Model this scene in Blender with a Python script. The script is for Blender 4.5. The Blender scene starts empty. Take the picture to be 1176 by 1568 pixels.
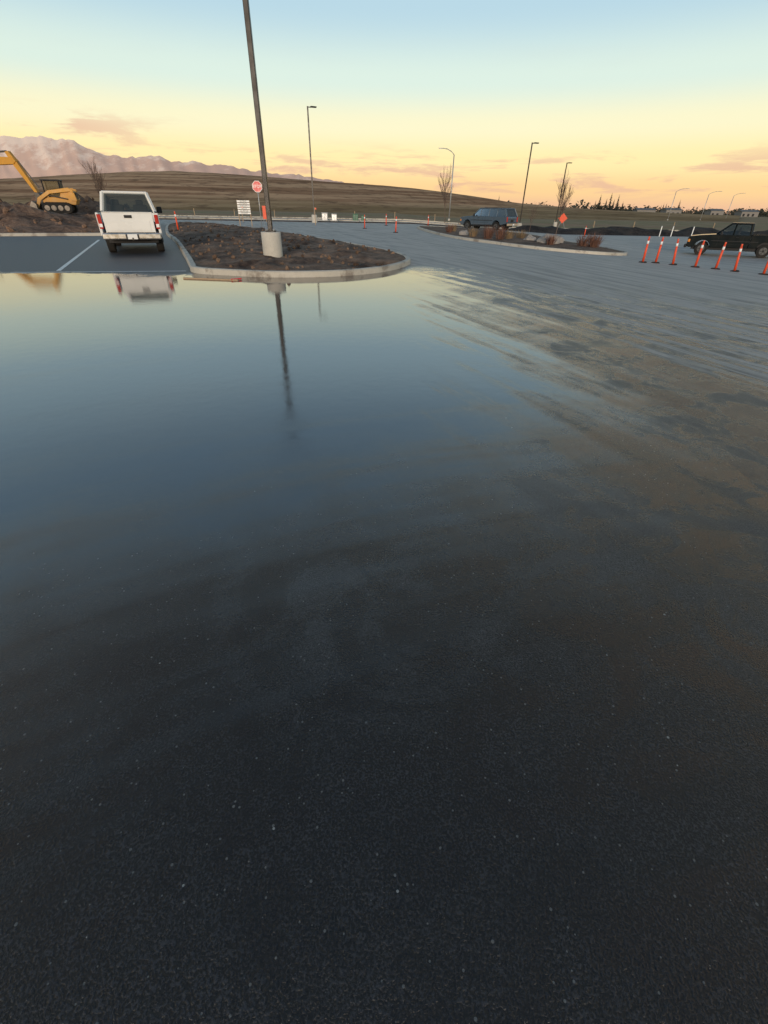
import bpy, bmesh, math, random
from mathutils import Vector, Matrix, noise as mn
from mathutils.geometry import delaunay_2d_cdt
random.seed(7)
scene=bpy.context.scene
COL=scene.collection
rad=math.radians

# ------------------------------------------------------------------ ground height
def g(x):
    return -0.8*min(max((x-2.5)/18.0,0.0),1.0)

# ------------------------------------------------------------------ node helper
class NT:
    def __init__(s,tree): s.t=tree; s.n=tree.nodes; s.l=tree.links
    def new(s,typ,**kw):
        n=s.n.new(typ)
        for k,v in kw.items(): setattr(n,k,v)
        return n
    def put(s,sock,v):
        if isinstance(v,bpy.types.NodeSocket): s.l.new(v,sock)
        elif v is not None:
            try: sock.default_value=v
            except Exception:
                sock.default_value=(v[0],v[1],v[2],1) if len(v)==3 else v
    def m(s,op,a,b=None,c=None,clamp=False):
        n=s.new('ShaderNodeMath',operation=op,use_clamp=clamp)
        s.put(n.inputs[0],a)
        if b is not None: s.put(n.inputs[1],b)
        if c is not None: s.put(n.inputs[2],c)
        return n.outputs[0]
    def ss(s,v,a,b,o0=0.0,o1=1.0):
        n=s.new('ShaderNodeMapRange',interpolation_type='SMOOTHSTEP')
        s.put(n.inputs['Value'],v); s.put(n.inputs['From Min'],a); s.put(n.inputs['From Max'],b)
        s.put(n.inputs['To Min'],o0); s.put(n.inputs['To Max'],o1)
        return n.outputs['Result']
    def mix(s,f,a,b):
        n=s.new('ShaderNodeMix',data_type='RGBA')
        s.put(n.inputs[0],f)
        for i,v in ((6,a),(7,b)):
            if isinstance(v,bpy.types.NodeSocket): s.l.new(v,n.inputs[i])
            else: n.inputs[i].default_value=(v[0],v[1],v[2],1)
        return n.outputs[2]
    def mixf(s,f,a,b):
        n=s.new('ShaderNodeMix',data_type='FLOAT')
        s.put(n.inputs[0],f); s.put(n.inputs[2],a); s.put(n.inputs[3],b)
        return n.outputs[0]
    def noise(s,vec,scale,detail=3,rough=0.55,dist=0.0,out=0):
        n=s.new('ShaderNodeTexNoise')
        if vec is not None: s.l.new(vec,n.inputs['Vector'])
        n.inputs['Scale'].default_value=scale; n.inputs['Detail'].default_value=detail
        n.inputs['Roughness'].default_value=rough; n.inputs['Distortion'].default_value=dist
        return n.outputs[out]
    def vor(s,vec,scale,out='Distance',feature='F1'):
        n=s.new('ShaderNodeTexVoronoi',feature=feature)
        s.l.new(vec,n.inputs['Vector']); n.inputs['Scale'].default_value=scale
        return n
    def comb(s,x,y,z):
        n=s.new('ShaderNodeCombineXYZ')
        for i,v in enumerate((x,y,z)): s.put(n.inputs[i],v)
        return n.outputs[0]
    def sep(s,v):
        n=s.new('ShaderNodeSeparateXYZ'); s.l.new(v,n.inputs[0]); return n.outputs
    def bump(s,h,strength,dist,normal=None):
        n=s.new('ShaderNodeBump'); s.put(n.inputs['Strength'],strength); n.inputs['Distance'].default_value=dist
        s.l.new(h,n.inputs['Height'])
        if normal is not None: s.l.new(normal,n.inputs['Normal'])
        return n.outputs[0]

def newmat(name):
    m=bpy.data.materials.new(name); m.use_nodes=True
    t=NT(m.node_tree); b=m.node_tree.nodes['Principled BSDF']
    return m,t,b
def objco(t):
    return t.new('ShaderNodeTexCoord').outputs['Object']

def simple(name,col,rough=0.5,metal=0.0,var=0.15,scale=6,bump=0.0,bscale=60,dirt=None,coat=0.0,spec=0.5):
    m,t,b=newmat(name); v=objco(t)
    n=t.noise(v,scale,3)
    c=t.mix(n,tuple(x*(1-var) for x in col),tuple(min(1,x*(1+var)) for x in col))
    r=t.ss(n,0.3,0.7,max(0.02,rough-0.06),min(1,rough+0.08))
    if dirt:
        z=t.sep(v)[2]
        f=t.m('MULTIPLY',t.ss(t.m('ADD',z,t.m('MULTIPLY',t.noise(v,5,4),0.5)),dirt[1],dirt[0]),dirt[2])
        c=t.mix(f,c,(0.16,0.12,0.09)); r=t.mixf(f,r,0.8)
    t.put(b.inputs['Base Color'],c); t.put(b.inputs['Roughness'],r)
    b.inputs['Metallic'].default_value=metal
    b.inputs['Coat Weight'].default_value=coat
    b.inputs['Specular IOR Level'].default_value=spec
    if bump>0:
        t.put(b.inputs['Normal'],t.bump(t.noise(v,bscale,4),1.0,bump))
    return m

# ------------------------------------------------------------------ materials
def mat_asphalt():
    m,t,b=newmat('wet_asphalt'); v=objco(t); x,y,z=t.sep(v)
    u=t.m('ADD',t.m('MULTIPLY',x,0.914),t.m('MULTIPLY',y,0.407))
    w=t.m('ADD',t.m('MULTIPLY',x,-0.407),t.m('MULTIPLY',y,0.914))
    big=t.noise(v,0.45,3,0.55); big2=t.noise(v,1.3,4,0.6,0.6)
    streak=t.noise(t.comb(t.m('MULTIPLY',u,2.8),t.m('MULTIPLY',w,0.2),0.0),1.0,4,0.62,0.35)
    streak2=t.noise(t.comb(t.m('MULTIPLY',u,8.0),t.m('MULTIPLY',w,0.45),3.0),1.0,3,0.6,0.25)
    # faint tyre-track arcs left in the water film (circular turning path)
    ex=t.m('SUBTRACT',x,3.0); ey=t.m('SUBTRACT',y,-6.0)
    rr_=t.m('SQRT',t.m('ADD',t.m('MULTIPLY',ex,ex),t.m('MULTIPLY',ey,ey)))
    arc=t.noise(t.comb(t.m('MULTIPLY',rr_,2.4),t.m('MULTIPLY',x,0.12),7.0),1.0,4,0.65,0.15)
    bn=t.m('SUBTRACT',big2,0.5); sn=t.m('SUBTRACT',streak,0.5); b0=t.m('SUBTRACT',big,0.5); an=t.m('SUBTRACT',arc,0.5)
    # standing water
    yy=t.m('ADD',y,t.m('ADD',t.m('MULTIPLY',bn,1.6),t.m('MULTIPLY',an,3.0)))
    near=t.ss(t.m('ADD',yy,t.m('MULTIPLY',x,-0.45)),0.8,4.3)
    farv=t.m('SUBTRACT',t.m('ADD',y,t.m('ADD',t.m('MULTIPLY',bn,2.2),t.m('MULTIPLY',b0,2.0))),t.m('ADD',13.15,t.m('MULTIPLY',x,0.06)))
    far=t.ss(farv,0.15,-0.15)
    lane=t.m('MULTIPLY',t.ss(x,-5.4,-4.8),t.ss(t.m('ADD',y,t.m('MULTIPLY',bn,2.0)),17.0,13.6))
    far=t.m('MAXIMUM',far,lane)
    xr=t.m('ADD',t.m('ADD',x,t.m('MULTIPLY',bn,2.2)),t.m('MULTIPLY',sn,5.0))
    right=t.ss(xr,3.1,0.5)
    pud=t.m('MULTIPLY',t.m('MULTIPLY',near,far),right)
    # dried mud dust on the driving lane
    xd=t.m('SUBTRACT',t.m('ADD',x,t.m('MULTIPLY',t.m('SUBTRACT',y,11.5),0.28)),2.1)
    xd=t.m('ADD',xd,t.m('ADD',t.m('MULTIPLY',sn,8.0),t.m('MULTIPLY',bn,1.5)))
    d1=t.ss(xd,-0.3,1.0)
    d2=t.ss(t.m('SUBTRACT',t.m('ADD',y,t.m('MULTIPLY',x,1.6)),14.0),0.0,3.0)
    nearf=t.ss(y,3.8,5.8)
    dust=t.m('MULTIPLY',t.m('MAXIMUM',t.m('MULTIPLY',d1,nearf),d2),t.m('SUBTRACT',1.0,pud))
    farw=t.ss(y,8.0,17.0,0.02,0.9)
    dust=t.m('MULTIPLY',dust,t.ss(t.m('ADD',streak2,t.m('MULTIPLY',streak,0.8)),0.82,0.96,farw,1.0))
    # dry(ish) stall asphalt
    stall=t.m('MULTIPLY',t.ss(farv,0.0,0.5),t.m('SUBTRACT',1.0,d2))
    stall=t.m('MULTIPLY',stall,t.ss(x,-3.0,-5.0))
    # aggregate
    a1=t.vor(v,150.0); a2=t.noise(v,140.0,3,0.8)
    agg=t.m('ADD',t.m('MULTIPLY',a1.outputs['Distance'],0.35),t.m('MULTIPLY',a2,1.0))
    mott=t.noise(v,2.6,5,0.68,1.2)
    wetc=t.mix(t.ss(agg,0.62,0.86),(0.0035,0.0038,0.0055),(0.040,0.040,0.047))
    wetc=t.mix(t.m('MULTIPLY',t.ss(mott,0.56,0.38),0.6),wetc,(0.004,0.004,0.0065))
    patch=t.m('MULTIPLY',t.ss(t.m('ADD',t.m('MULTIPLY',big2,0.6),t.m('MULTIPLY',mott,0.6)),0.57,0.72),t.ss(y,0.6,1.6))
    patch=t.m('MULTIPLY',patch,t.ss(x,-1.8,0.3))
    wetc=t.mix(t.m('MULTIPLY',t.m('MULTIPLY',patch,0.5),t.ss(agg,0.5,0.8)),wetc,(0.135,0.128,0.125))
    stallc=t.mix(agg,(0.03,0.032,0.037),(0.085,0.085,0.09))
    dustc=t.mix(big2,(0.36,0.335,0.305),(0.54,0.505,0.455))
    dustc=t.mix(t.m('MULTIPLY',t.ss(streak,0.52,0.38),0.5),dustc,(0.18,0.17,0.16))
    c=t.mix(stall,wetc,stallc); c=t.mix(dust,c,dustc)
    c=t.mix(pud,c,t.mix(big,(0.012,0.015,0.019),(0.030,0.031,0.034)))
    # pale specks: light stones, and wet sparkles painted into the colour
    sp=t.vor(v,14.0); rnd=t.sep(sp.outputs['Color'])
    chip=t.m('MULTIPLY',t.m('LESS_THAN',sp.outputs['Distance'],t.m('MULTIPLY',rnd[1],0.07)),t.m('GREATER_THAN',rnd[0],0.68))
    sp2=t.vor(v,62.0); rnd2=t.sep(sp2.outputs['Color'])
    speck2=t.m('MULTIPLY',t.m('LESS_THAN',sp2.outputs['Distance'],t.m('MULTIPLY',rnd2[1],0.26)),t.m('GREATER_THAN',rnd2[0],0.84))
    specks=t.m('MULTIPLY',t.m('MAXIMUM',chip,t.m('MULTIPLY',speck2,0.4)),t.m('SUBTRACT',1.0,t.m('MULTIPLY',pud,0.97)))
    c=t.mix(t.m('MULTIPLY',specks,0.8),c,(0.38,0.38,0.36))
    t.put(b.inputs['Base Color'],c)
    # roughness
    rw=t.ss(t.m('ADD',mott,t.m('MULTIPLY',an,0.9)),0.35,0.65,0.13,0.30)
    rw=t.mixf(patch,rw,0.45)
    rp=t.ss(t.m('ADD',yy,t.m('MULTIPLY',an,4.0)),1.8,7.2,0.17,0.018)
    r=t.mixf(stall,rw,0.5); r=t.mixf(dust,r,0.65); r=t.mixf(pud,r,rp)
    r=t.mixf(specks,r,0.5)
    t.put(b.inputs['Roughness'],r)
    ior=t.mixf(pud,1.43,2.45); ior=t.mixf(dust,ior,1.35)
    t.put(b.inputs['IOR'],ior)
    st=t.m('SUBTRACT',1.0,t.m('POWER',pud,0.8))
    st=t.m('MAXIMUM',st,0.02)
    nb=t.bump(agg,st,0.0046)
    rip=t.noise(v,7.0,2)
    nb=t.bump(rip,t.m('MULTIPLY',pud,0.25),0.0025,nb)
    t.put(b.inputs['Normal'],nb)
    return m

def mat_soil(name,ca,cb,bscale=6,bump=0.05,rough=0.85,big=0.8):
    m,t,b=newmat(name); v=objco(t)
    n1=t.noise(v,big,4,0.6); n2=t.noise(v,bscale,5,0.7)
    f=t.ss(t.m('ADD',t.m('MULTIPLY',n1,0.5),t.m('MULTIPLY',n2,0.5)),0.36,0.62)
    t.put(b.inputs['Base Color'],t.mix(f,ca,cb))
    t.put(b.inputs['Roughness'],rough); 
    b.inputs['Specular IOR Level'].default_value=0.2
    t.put(b.inputs['Normal'],t.bump(n2,0.9,bump))
    return m

def mat_field():
    m,t,b=newmat('field_grass'); v=objco(t); x,y,z=t.sep(v)
    s=t.noise(t.comb(t.m('MULTIPLY',x,0.006),t.m('MULTIPLY',y,0.05),0.0),1.0,4,0.6)
    n=t.noise(v,0.25,4,0.65)
    c=t.mix(t.ss(s,0.38,0.6),(0.26,0.17,0.10),(0.20,0.18,0.09))
    c=t.mix(t.m('MULTIPLY',t.ss(n,0.4,0.65),0.6),c,(0.36,0.26,0.175))
    t.put(b.inputs['Base Color'],c); t.put(b.inputs['Roughness'],0.95)
    b.inputs['Specular IOR Level'].default_value=0.1
    return m

def mat_hill():
    m,t,b=newmat('hill_grass'); v=objco(t); x,y,z=t.sep(v)
    s=t.noise(t.comb(t.m('MULTIPLY',x,0.008),t.m('MULTIPLY',y,0.012),t.m('MULTIPLY',z,0.55)),1.0,5,0.65,0.3)
    n=t.noise(v,0.12,5,0.7)
    zb=t.m('ADD',z,t.m('MULTIPLY',t.m('SUBTRACT',t.noise(v,0.02,3),0.5),7.0))
    c=t.mix(t.ss(s,0.4,0.6),(0.29,0.17,0.10),(0.54,0.35,0.21))
    c=t.mix(t.m('MULTIPLY',t.ss(zb,5.0,0.5),0.45),c,(0.20,0.18,0.09))
    c=t.mix(t.m('MULTIPLY',t.ss(n,0.50,0.64),0.65),c,(0.14,0.09,0.06))
    t.put(b.inputs['Base Color'],c); t.put(b.inputs['Roughness'],0.95)
    b.inputs['Specular IOR Level'].default_value=0.0
    return m

def mat_mountain():
    m,t,b=newmat('hazy_mountain_rock_snow'); v=objco(t); x,y,z=t.sep(v)
    n=t.noise(v,0.005,6,0.68); n2=t.noise(v,0.0016,3)
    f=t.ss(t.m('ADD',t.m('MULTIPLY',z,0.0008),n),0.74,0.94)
    c=t.mix(n2,(0.66,0.46,0.38),(0.76,0.54,0.44))  # muted pinkish tones: distance haze painted into the rock and snow colours
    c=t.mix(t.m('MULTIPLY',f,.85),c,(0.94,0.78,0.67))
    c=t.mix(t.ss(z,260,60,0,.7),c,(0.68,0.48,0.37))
    t.put(b.inputs['Base Color'],c); t.put(b.inputs['Roughness'],1.0)
    b.inputs['Specular IOR Level'].default_value=0.0
    return m

def mat_concrete(name='concrete',base=(0.42,0.40,0.36)):
    m,t,b=newmat(name); v=objco(t)
    n=t.noise(v,3.0,5,0.65); n2=t.noise(v,45,3)
    c=t.mix(n,tuple(k*0.72 for k in base),tuple(k*1.15 for k in base))
    c=t.mix(t.m('MULTIPLY',t.ss(n2,0.55,0.7),0.3),c,(0.2,0.18,0.16))
    t.put(b.inputs['Base Color'],c); t.put(b.inputs['Roughness'],0.75)
    t.put(b.inputs['Normal'],t.bump(n2,0.5,0.004))
    return m

def mat_kerb():
    m,t,b=newmat('kerb_concrete'); v=objco(t)
    n=t.noise(v,2.2,5,0.7); n2=t.noise(v,45,3); n3=t.noise(v,0.7,3)
    c=t.mix(n,(0.36,0.33,0.28),(0.60,0.56,0.48))
    c=t.mix(t.m('MULTIPLY',t.ss(t.m('ADD',n,n3),1.0,1.2),0.75),c,(0.16,0.125,0.10))
    c=t.mix(t.m('MULTIPLY',t.ss(n2,0.55,0.7),0.3),c,(0.2,0.18,0.16))
    t.put(b.inputs['Base Color'],c); t.put(b.inputs['Roughness'],0.7)
    t.put(b.inputs['Normal'],t.bump(n2,0.5,0.004))
    return m

def mat_glass():
    m=bpy.data.materials.new('window_glass'); m.use_nodes=True; t=NT(m.node_tree); t.n.clear()
    o=t.new('ShaderNodeOutputMaterial'); g1=t.new('ShaderNodeBsdfGlossy'); tr=t.new('ShaderNodeBsdfTransparent')
    n=t.noise(objco(t),2.0,2)
    t.put(tr.inputs[0],t.mix(n,(0.5,0.53,0.53),(0.6,0.63,0.62))); g1.inputs['Roughness'].default_value=0.04
    fr=t.new('ShaderNodeFresnel'); fr.inputs[0].default_value=1.6
    mx=t.new('ShaderNodeMixShader'); t.l.new(fr.outputs[0],mx.inputs[0]); t.l.new(tr.outputs[0],mx.inputs[1]); t.l.new(g1.outputs[0],mx.inputs[2])
    t.l.new(mx.outputs[0],o.inputs[0]); return m

def mat_line():
    m,t,b=newmat('white_road_paint'); v=objco(t)
    n=t.noise(v,14,5,0.7); n2=t.noise(v,120,2)
    c=t.mix(t.ss(n,0.35,0.55),(0.4,0.4,0.39),(0.8,0.81,0.81))
    t.put(b.inputs['Base Color'],c); t.put(b.inputs['Roughness'],0.45)
    t.put(b.inputs['Normal'],t.bump(n2,0.4,0.002)); return m

M=dict(
 asphalt=mat_asphalt(),
 soil=mat_soil('dark_topsoil',(0.045,0.027,0.019),(0.26,0.17,0.115),2.2,0.10,0.85,.6),
 bark=mat_soil('bark_mulch',(0.06,0.038,0.028),(0.22,0.145,0.10),9,0.05,0.85),
 bank=mat_soil('brown_dirt',(0.085,0.05,0.035),(0.29,0.18,0.12),3,0.14,0.9),
 black=mat_soil('black_soil',(0.014,0.012,0.011),(0.06,0.048,0.04),3,0.12,0.9),
 field=mat_field(), hill=mat_hill(), mtn=mat_mountain(),
 conc=mat_concrete('concrete',(0.55,0.52,0.46)), kerb=mat_kerb(),
 farroad=mat_soil('dusty_asphalt',(0.26,0.24,0.215),(0.40,0.365,0.32),1.5,0.01,0.7),
 glass=mat_glass(), line=mat_line(),
 white=simple('white_car_paint',(0.80,0.79,0.76),0.3,0,0.05,2,dirt=(0.55,1.05,0.5),coat=0.3),
 blue=simple('blue_grey_car_paint',(0.055,0.085,0.12),0.3,0.0,0.1,2,dirt=(0.5,0.95,0.4),coat=0.3),
 dgreen=simple('dark_car_paint',(0.010,0.013,0.013),0.1,0.0,0.15,2,dirt=(0.45,0.7,0.15),coat=0.0,spec=0.35),
 chrome=simple('dull_chrome',(0.55,0.54,0.52),0.3,0.9,0.15,8),
 tan=simple('tan_bumper',(0.42,0.34,0.25),0.5,0,0.15,8),
 blackp=simple('black_plastic',(0.018,0.018,0.02),0.5,0,0.2,8,spec=.3),
 rubber=simple('tyre_rubber',(0.022,0.021,0.02),0.8,0,0.3,12,dirt=(0.0,0.5,0.3),spec=.2),
 rim=simple('wheel_alloy',(0.38,0.37,0.36),0.4,0.7,0.2,10),
 dimrim=simple('dull_steel_wheel',(0.10,0.10,0.10),0.5,0.4,0.2,10),
 red=simple('red_lamp_lens',(0.45,0.02,0.015),0.2,0,0.1,20),
 amber=simple('amber_lens',(0.7,0.25,0.04),0.25,0,0.1,20),
 interior=simple('grey_interior',(0.06,0.055,0.05),0.8,0,0.2,8),
 pole=simple('bronze_pole',(0.016,0.012,0.010),0.35,0.0,0.25,3,spec=.3),
 galv=simple('galvanised_steel',(0.45,0.46,0.47),0.45,0.6,0.12,5),
 orange=simple('orange_plastic',(0.78,0.09,0.03),0.5,0,0.12,10,dirt=(-0.05,0.45,0.3)),
 refl=simple('white_reflective_band',(0.85,0.85,0.84),0.35,0,0.05,10),
 yellow=simple('machine_yellow_paint',(0.60,0.29,0.035),0.5,0,0.2,4,dirt=(0.3,1.6,0.6)),
 steel=simple('worn_steel',(0.16,0.14,0.12),0.5,0.5,0.3,6),
 stopred=simple('sign_red',(0.62,0.02,0.025),0.35,0,0.06,6),
 signwhite=simple('sign_white',(0.8,0.8,0.78),0.4,0,0.05,6),
 green=simple('utility_green',(0.04,0.13,0.08),0.5,0,0.12,6),
 barkt=simple('tree_bark',(0.13,0.09,0.07),0.9,0,0.3,8),
 needles=simple('conifer_foliage',(0.05,0.052,0.038),0.9,0,0.4,0.4),
 twig=simple('dry_twigs',(0.17,0.085,0.06),0.9,0,0.3,5),
 drygrass=simple('dry_ornamental_grass',(0.27,0.19,0.11),0.9,0,0.3,5),
 rock=simple('boulder_stone',(0.28,0.26,0.24),0.85,0,0.35,3,bump=0.03,bscale=8),
 wood=simple('wood_lath',(0.38,0.27,0.17),0.8,0,0.2,10),
 house=simple('weathered_siding',(0.22,0.205,0.19),0.8,0,0.1,1),
)

# ------------------------------------------------------------------ mesh helpers
def link(o,parent=None):
    COL.objects.link(o)
    if parent is not None: o.parent=parent
    return o
def mobj(name,verts,faces,mat,parent=None,smooth=False):
    me=bpy.data.meshes.new(name); me.from_pydata(verts,[],faces); me.update()
    if mat: me.materials.append(mat)
    if smooth: me.polygons.foreach_set('use_smooth',[True]*len(me.polygons))
    return link(bpy.data.objects.new(name,me),parent)
def bmobj(name,bm,mat,parent=None,bevel=0,smooth=False,seg=2):
    bmesh.ops.recalc_face_normals(bm,faces=bm.faces)
    me=bpy.data.meshes.new(name); bm.to_mesh(me); bm.free(); me.materials.append(mat)
    if smooth: me.polygons.foreach_set('use_smooth',[True]*len(me.polygons))
    o=link(bpy.data.objects.new(name,me),parent)
    if bevel>0:
        md=o.modifiers.new('bevel','BEVEL'); md.width=bevel; md.segments=seg; md.limit_method='ANGLE'; md.angle_limit=rad(35)
    return o
def empty(name,loc=(0,0,0),rz=0,s=1):
    e=bpy.data.objects.new(name,None); COL.objects.link(e); e.location=loc; e.rotation_euler=(0,0,rz); e.scale=(s,s,s); e.empty_display_size=0.3
    return e
def box(name,c,s,mat,parent=None,bevel=0.01,rot=None):
    bm=bmesh.new(); bmesh.ops.create_cube(bm,size=1)
    bmesh.ops.scale(bm,vec=s,verts=bm.verts)
    if rot: bmesh.ops.rotate(bm,cent=(0,0,0),matrix=rot,verts=bm.verts)
    bmesh.ops.translate(bm,vec=c,verts=bm.verts)
    return bmobj(name,bm,mat,parent,bevel)
def cyl(name,p0,p1,r0,r1,mat,parent=None,seg=16,bevel=0,smooth=True):
    p0=Vector(p0);p1=Vector(p1);d=p1-p0
    bm=bmesh.new(); bmesh.ops.create_cone(bm,cap_ends=True,segments=seg,radius1=r0,radius2=r1,depth=d.length)
    q=Vector((0,0,1)).rotation_difference(d.normalized()).to_matrix()
    bmesh.ops.rotate(bm,cent=(0,0,0),matrix=q,verts=bm.verts)
    bmesh.ops.translate(bm,vec=(p0+p1)/2,verts=bm.verts)
    o=bmobj(name,bm,mat,parent,bevel)
    if smooth:
        for f in o.data.polygons: f.use_smooth=len(f.vertices)==4
    return o
def prism(name,poly,x0,x1,mat,parent=None,bevel=0.0,taper=None):
    bm=bmesh.new(); n=len(poly)
    a=[bm.verts.new((x0,p[0],p[1])) for p in poly]; b_=[bm.verts.new((x1,p[0],p[1])) for p in poly]
    bm.faces.new(a); bm.faces.new(b_[::-1])
    for i in range(n): bm.faces.new((a[i],a[(i+1)%n],b_[(i+1)%n],b_[i]))
    return bmobj(name,bm,mat,parent,bevel)
def strut(name,p0,p1,w,mat,parent=None):
    return cyl(name,p0,p1,w,w,mat,parent,seg=4,smooth=False)
def quad(name,pts,mat,parent=None,thick=0):
    return mobj(name,[tuple(p) for p in pts],[tuple(range(len(pts)))],mat,parent)

def catmull(P,closed=True,k=6):
    out=[];n=len(P)
    rng=range(n) if closed else range(n-1)
    for i in rng:
        p0,p1,p2,p3=[P[(i+j)%n] if closed else P[min(max(i+j,0),n-1)] for j in (-1,0,1,2)]
        for s in range(k):
            t=s/k
            out.append(tuple(0.5*((2*p1[c])+(-p0[c]+p2[c])*t+(2*p0[c]-5*p1[c]+4*p2[c]-p3[c])*t*t+(-p0[c]+3*p1[c]-3*p2[c]+p3[c])*t**3) for c in (0,1)))
    if not closed: out.append(tuple(P[-1]))
    return out
def kerb(name,path,closed=True,w=0.16,h=0.14,inward=1,mat=None):
    n=len(path); prof=[(0,-0.05),(0.01,h-0.025),(0.035,h),(w-0.02,h),(w,h-0.02),(w,-0.05)]
    vs=[];fs=[]
    for i,(x,y) in enumerate(path):
        a=path[(i-1)%n] if closed or i>0 else path[i]; b_=path[(i+1)%n] if closed or i<n-1 else path[i]
        tx,ty=b_[0]-a[0],b_[1]-a[1]; L=math.hypot(tx,ty) or 1; nx,ny=-ty/L*inward,tx/L*inward
        for (o,z) in prof: vs.append((x+nx*o,y+ny*o,g(x)+z))
    k=len(prof)
    for i in range(n if closed else n-1):
        j=(i+1)%n
        for q in range(k-1): fs.append((i*k+q,j*k+q,j*k+q+1,i*k+q+1))
    return mobj(name,vs,fs,mat or M['kerb'])
def inside(p,poly):
    c=False;n=len(poly)
    for i in range(n):
        a=poly[i];b_=poly[i-1]
        if (a[1]>p[1])!=(b_[1]>p[1]) and p[0]<(b_[0]-a[0])*(p[1]-a[1])/(b_[1]-a[1])+a[0]: c=not c
    return c
def dist_poly(p,poly):
    best=1e9;n=len(poly)
    for i in range(n):
        a=Vector(poly[i-1]);b_=Vector(poly[i]);ab=b_-a;t=max(0,min(1,(Vector(p)-a).dot(ab)/max(ab.length_squared,1e-9)))
        best=min(best,(a+ab*t-Vector(p)).length)
    return best
def fill(name,poly,step,hf,mat):
    xs=[p[0] for p in poly];ys=[p[1] for p in poly]
    pts=[Vector(p) for p in poly];n=len(pts)
    x=min(xs)
    while x<max(xs):
        y=min(ys)
        while y<max(ys):
            q=(x+random.uniform(-.3,.3)*step,y+random.uniform(-.3,.3)*step)
            if inside(q,poly) and dist_poly(q,poly)>step*0.4: pts.append(Vector(q))
            y+=step
        x+=step
    r=delaunay_2d_cdt(pts,[],[list(range(n))],1,1e-5)
    vs=[(v.x,v.y,hf(v.x,v.y)) for v in r[0]]
    o=mobj(name,vs,[tuple(f) for f in r[2]],mat,smooth=True)
    bm=bmesh.new();bm.from_mesh(o.data);bmesh.ops.recalc_face_normals(bm,faces=bm.faces)
    if sum(f.normal.z for f in bm.faces)<0: bmesh.ops.reverse_faces(bm,faces=bm.faces)
    bm.to_mesh(o.data);bm.free()
    return o
def sheet(name,xs,ys,zf,mat,smooth=False):
    vs=[(x,y,zf(x,y)) for y in ys for x in xs]; nx=len(xs)
    fs=[(j*nx+i,j*nx+i+1,(j+1)*nx+i+1,(j+1)*nx+i) for j in range(len(ys)-1) for i in range(nx-1)]
    return mobj(name,vs,fs,mat,smooth=smooth)
def fb(x,y,s,seed=0): return mn.fractal(Vector((x*s,y*s,seed)),1.0,2.0,4)

# ------------------------------------------------------------------ ground & roads
sheet('ground',[-9000,-2000,-400,-60,2.5,20.5,60,400,2000,9000],[-400,-13,0,30,62,150,600,2500,12000],lambda x,y:g(x)-0.07,M['field'])
sheet('parking_lot',[-46,-20,2.5,20.5,62],[-12,0,10,20,62.5],lambda x,y:g(x),M['asphalt'])
sheet('main_road',[-260,2.5,20.5,400],[70,82],lambda x,y:g(x)-0.01,M['farroad'])
sheet('sidewalk',[-21,2.5,9],[65.5,67.5],lambda x,y:g(x)+0.06,M['conc'])
sheet('dirt_strip',[-70,2.5,20.5,120],[62.4,70.1],lambda x,y:g(x)-0.03,M['bank'])
kerb('road_kerb',[(-60,69.8),(2.5,69.8),(20.5,69.8),(90,69.8)],False)
kerb('road_kerb',[(-200,82.2),(2.5,82.2),(20.5,82.2),(200,82.2)],False)

isl=catmull([(-5.14,13.33),(-4.11,12.92),(-2.89,12.7),(-1.6,13.0),(-.61,13.7),(.2,14.9),(.74,16.89),(.45,19.3),(-.41,21.5),(-1.7,24.3),(-3.25,27.3),(-5.9,32.4),(-9.4,38.6),(-14,44.6),(-19,48.8),(-18.6,44.6),(-13.6,32),(-10.2,24.8),(-6.9,17.3),(-5.7,14.5)],True,5)
kerb('island_kerb',isl,True,0.17,0.14)
def islh(x,y):
    d=dist_poly((x,y),isl)
    return g(x)+0.10+0.12*min(d/1.6,1)+0.12*min(d/0.5,1)*fb(x,y,1.1)+0.05*min(d/0.3,1)*fb(x,y,4)
def shrinkpoly(P,o):
    n=len(P);out=[]
    for i in range(n):
        a=P[i-1];b_=P[(i+1)%n];tx,ty=b_[0]-a[0],b_[1]-a[1];L=math.hypot(tx,ty) or 1
        out.append((P[i][0]-ty/L*o,P[i][1]+tx/L*o))
    return out
islin=shrinkpoly(isl,0.13)
fill('island_dirt',islin,0.26,islh,M['soil'])

i2=catmull([(2.6,48.1),(3.3,39.3),(4.4,33.9),(6.0,30.9),(7.7,28.6),(9.4,27.5),(11.6,27.4),(13.2,28.6),(13.9,31.5),(13.9,36),(13.4,41),(13.6,49.3),(12.2,54),(7,56),(3.4,53)],True,5)
kerb('island_kerb',i2,True,0.17,0.14)
i2in=shrinkpoly(i2,0.13)
fill('planting_bed',i2in,0.6,lambda x,y:g(x)+0.10+0.14*min(dist_poly((x,y),i2)/3,1)*(0.6+0.8*fb(x,y,.5)),M['bark'])

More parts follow.
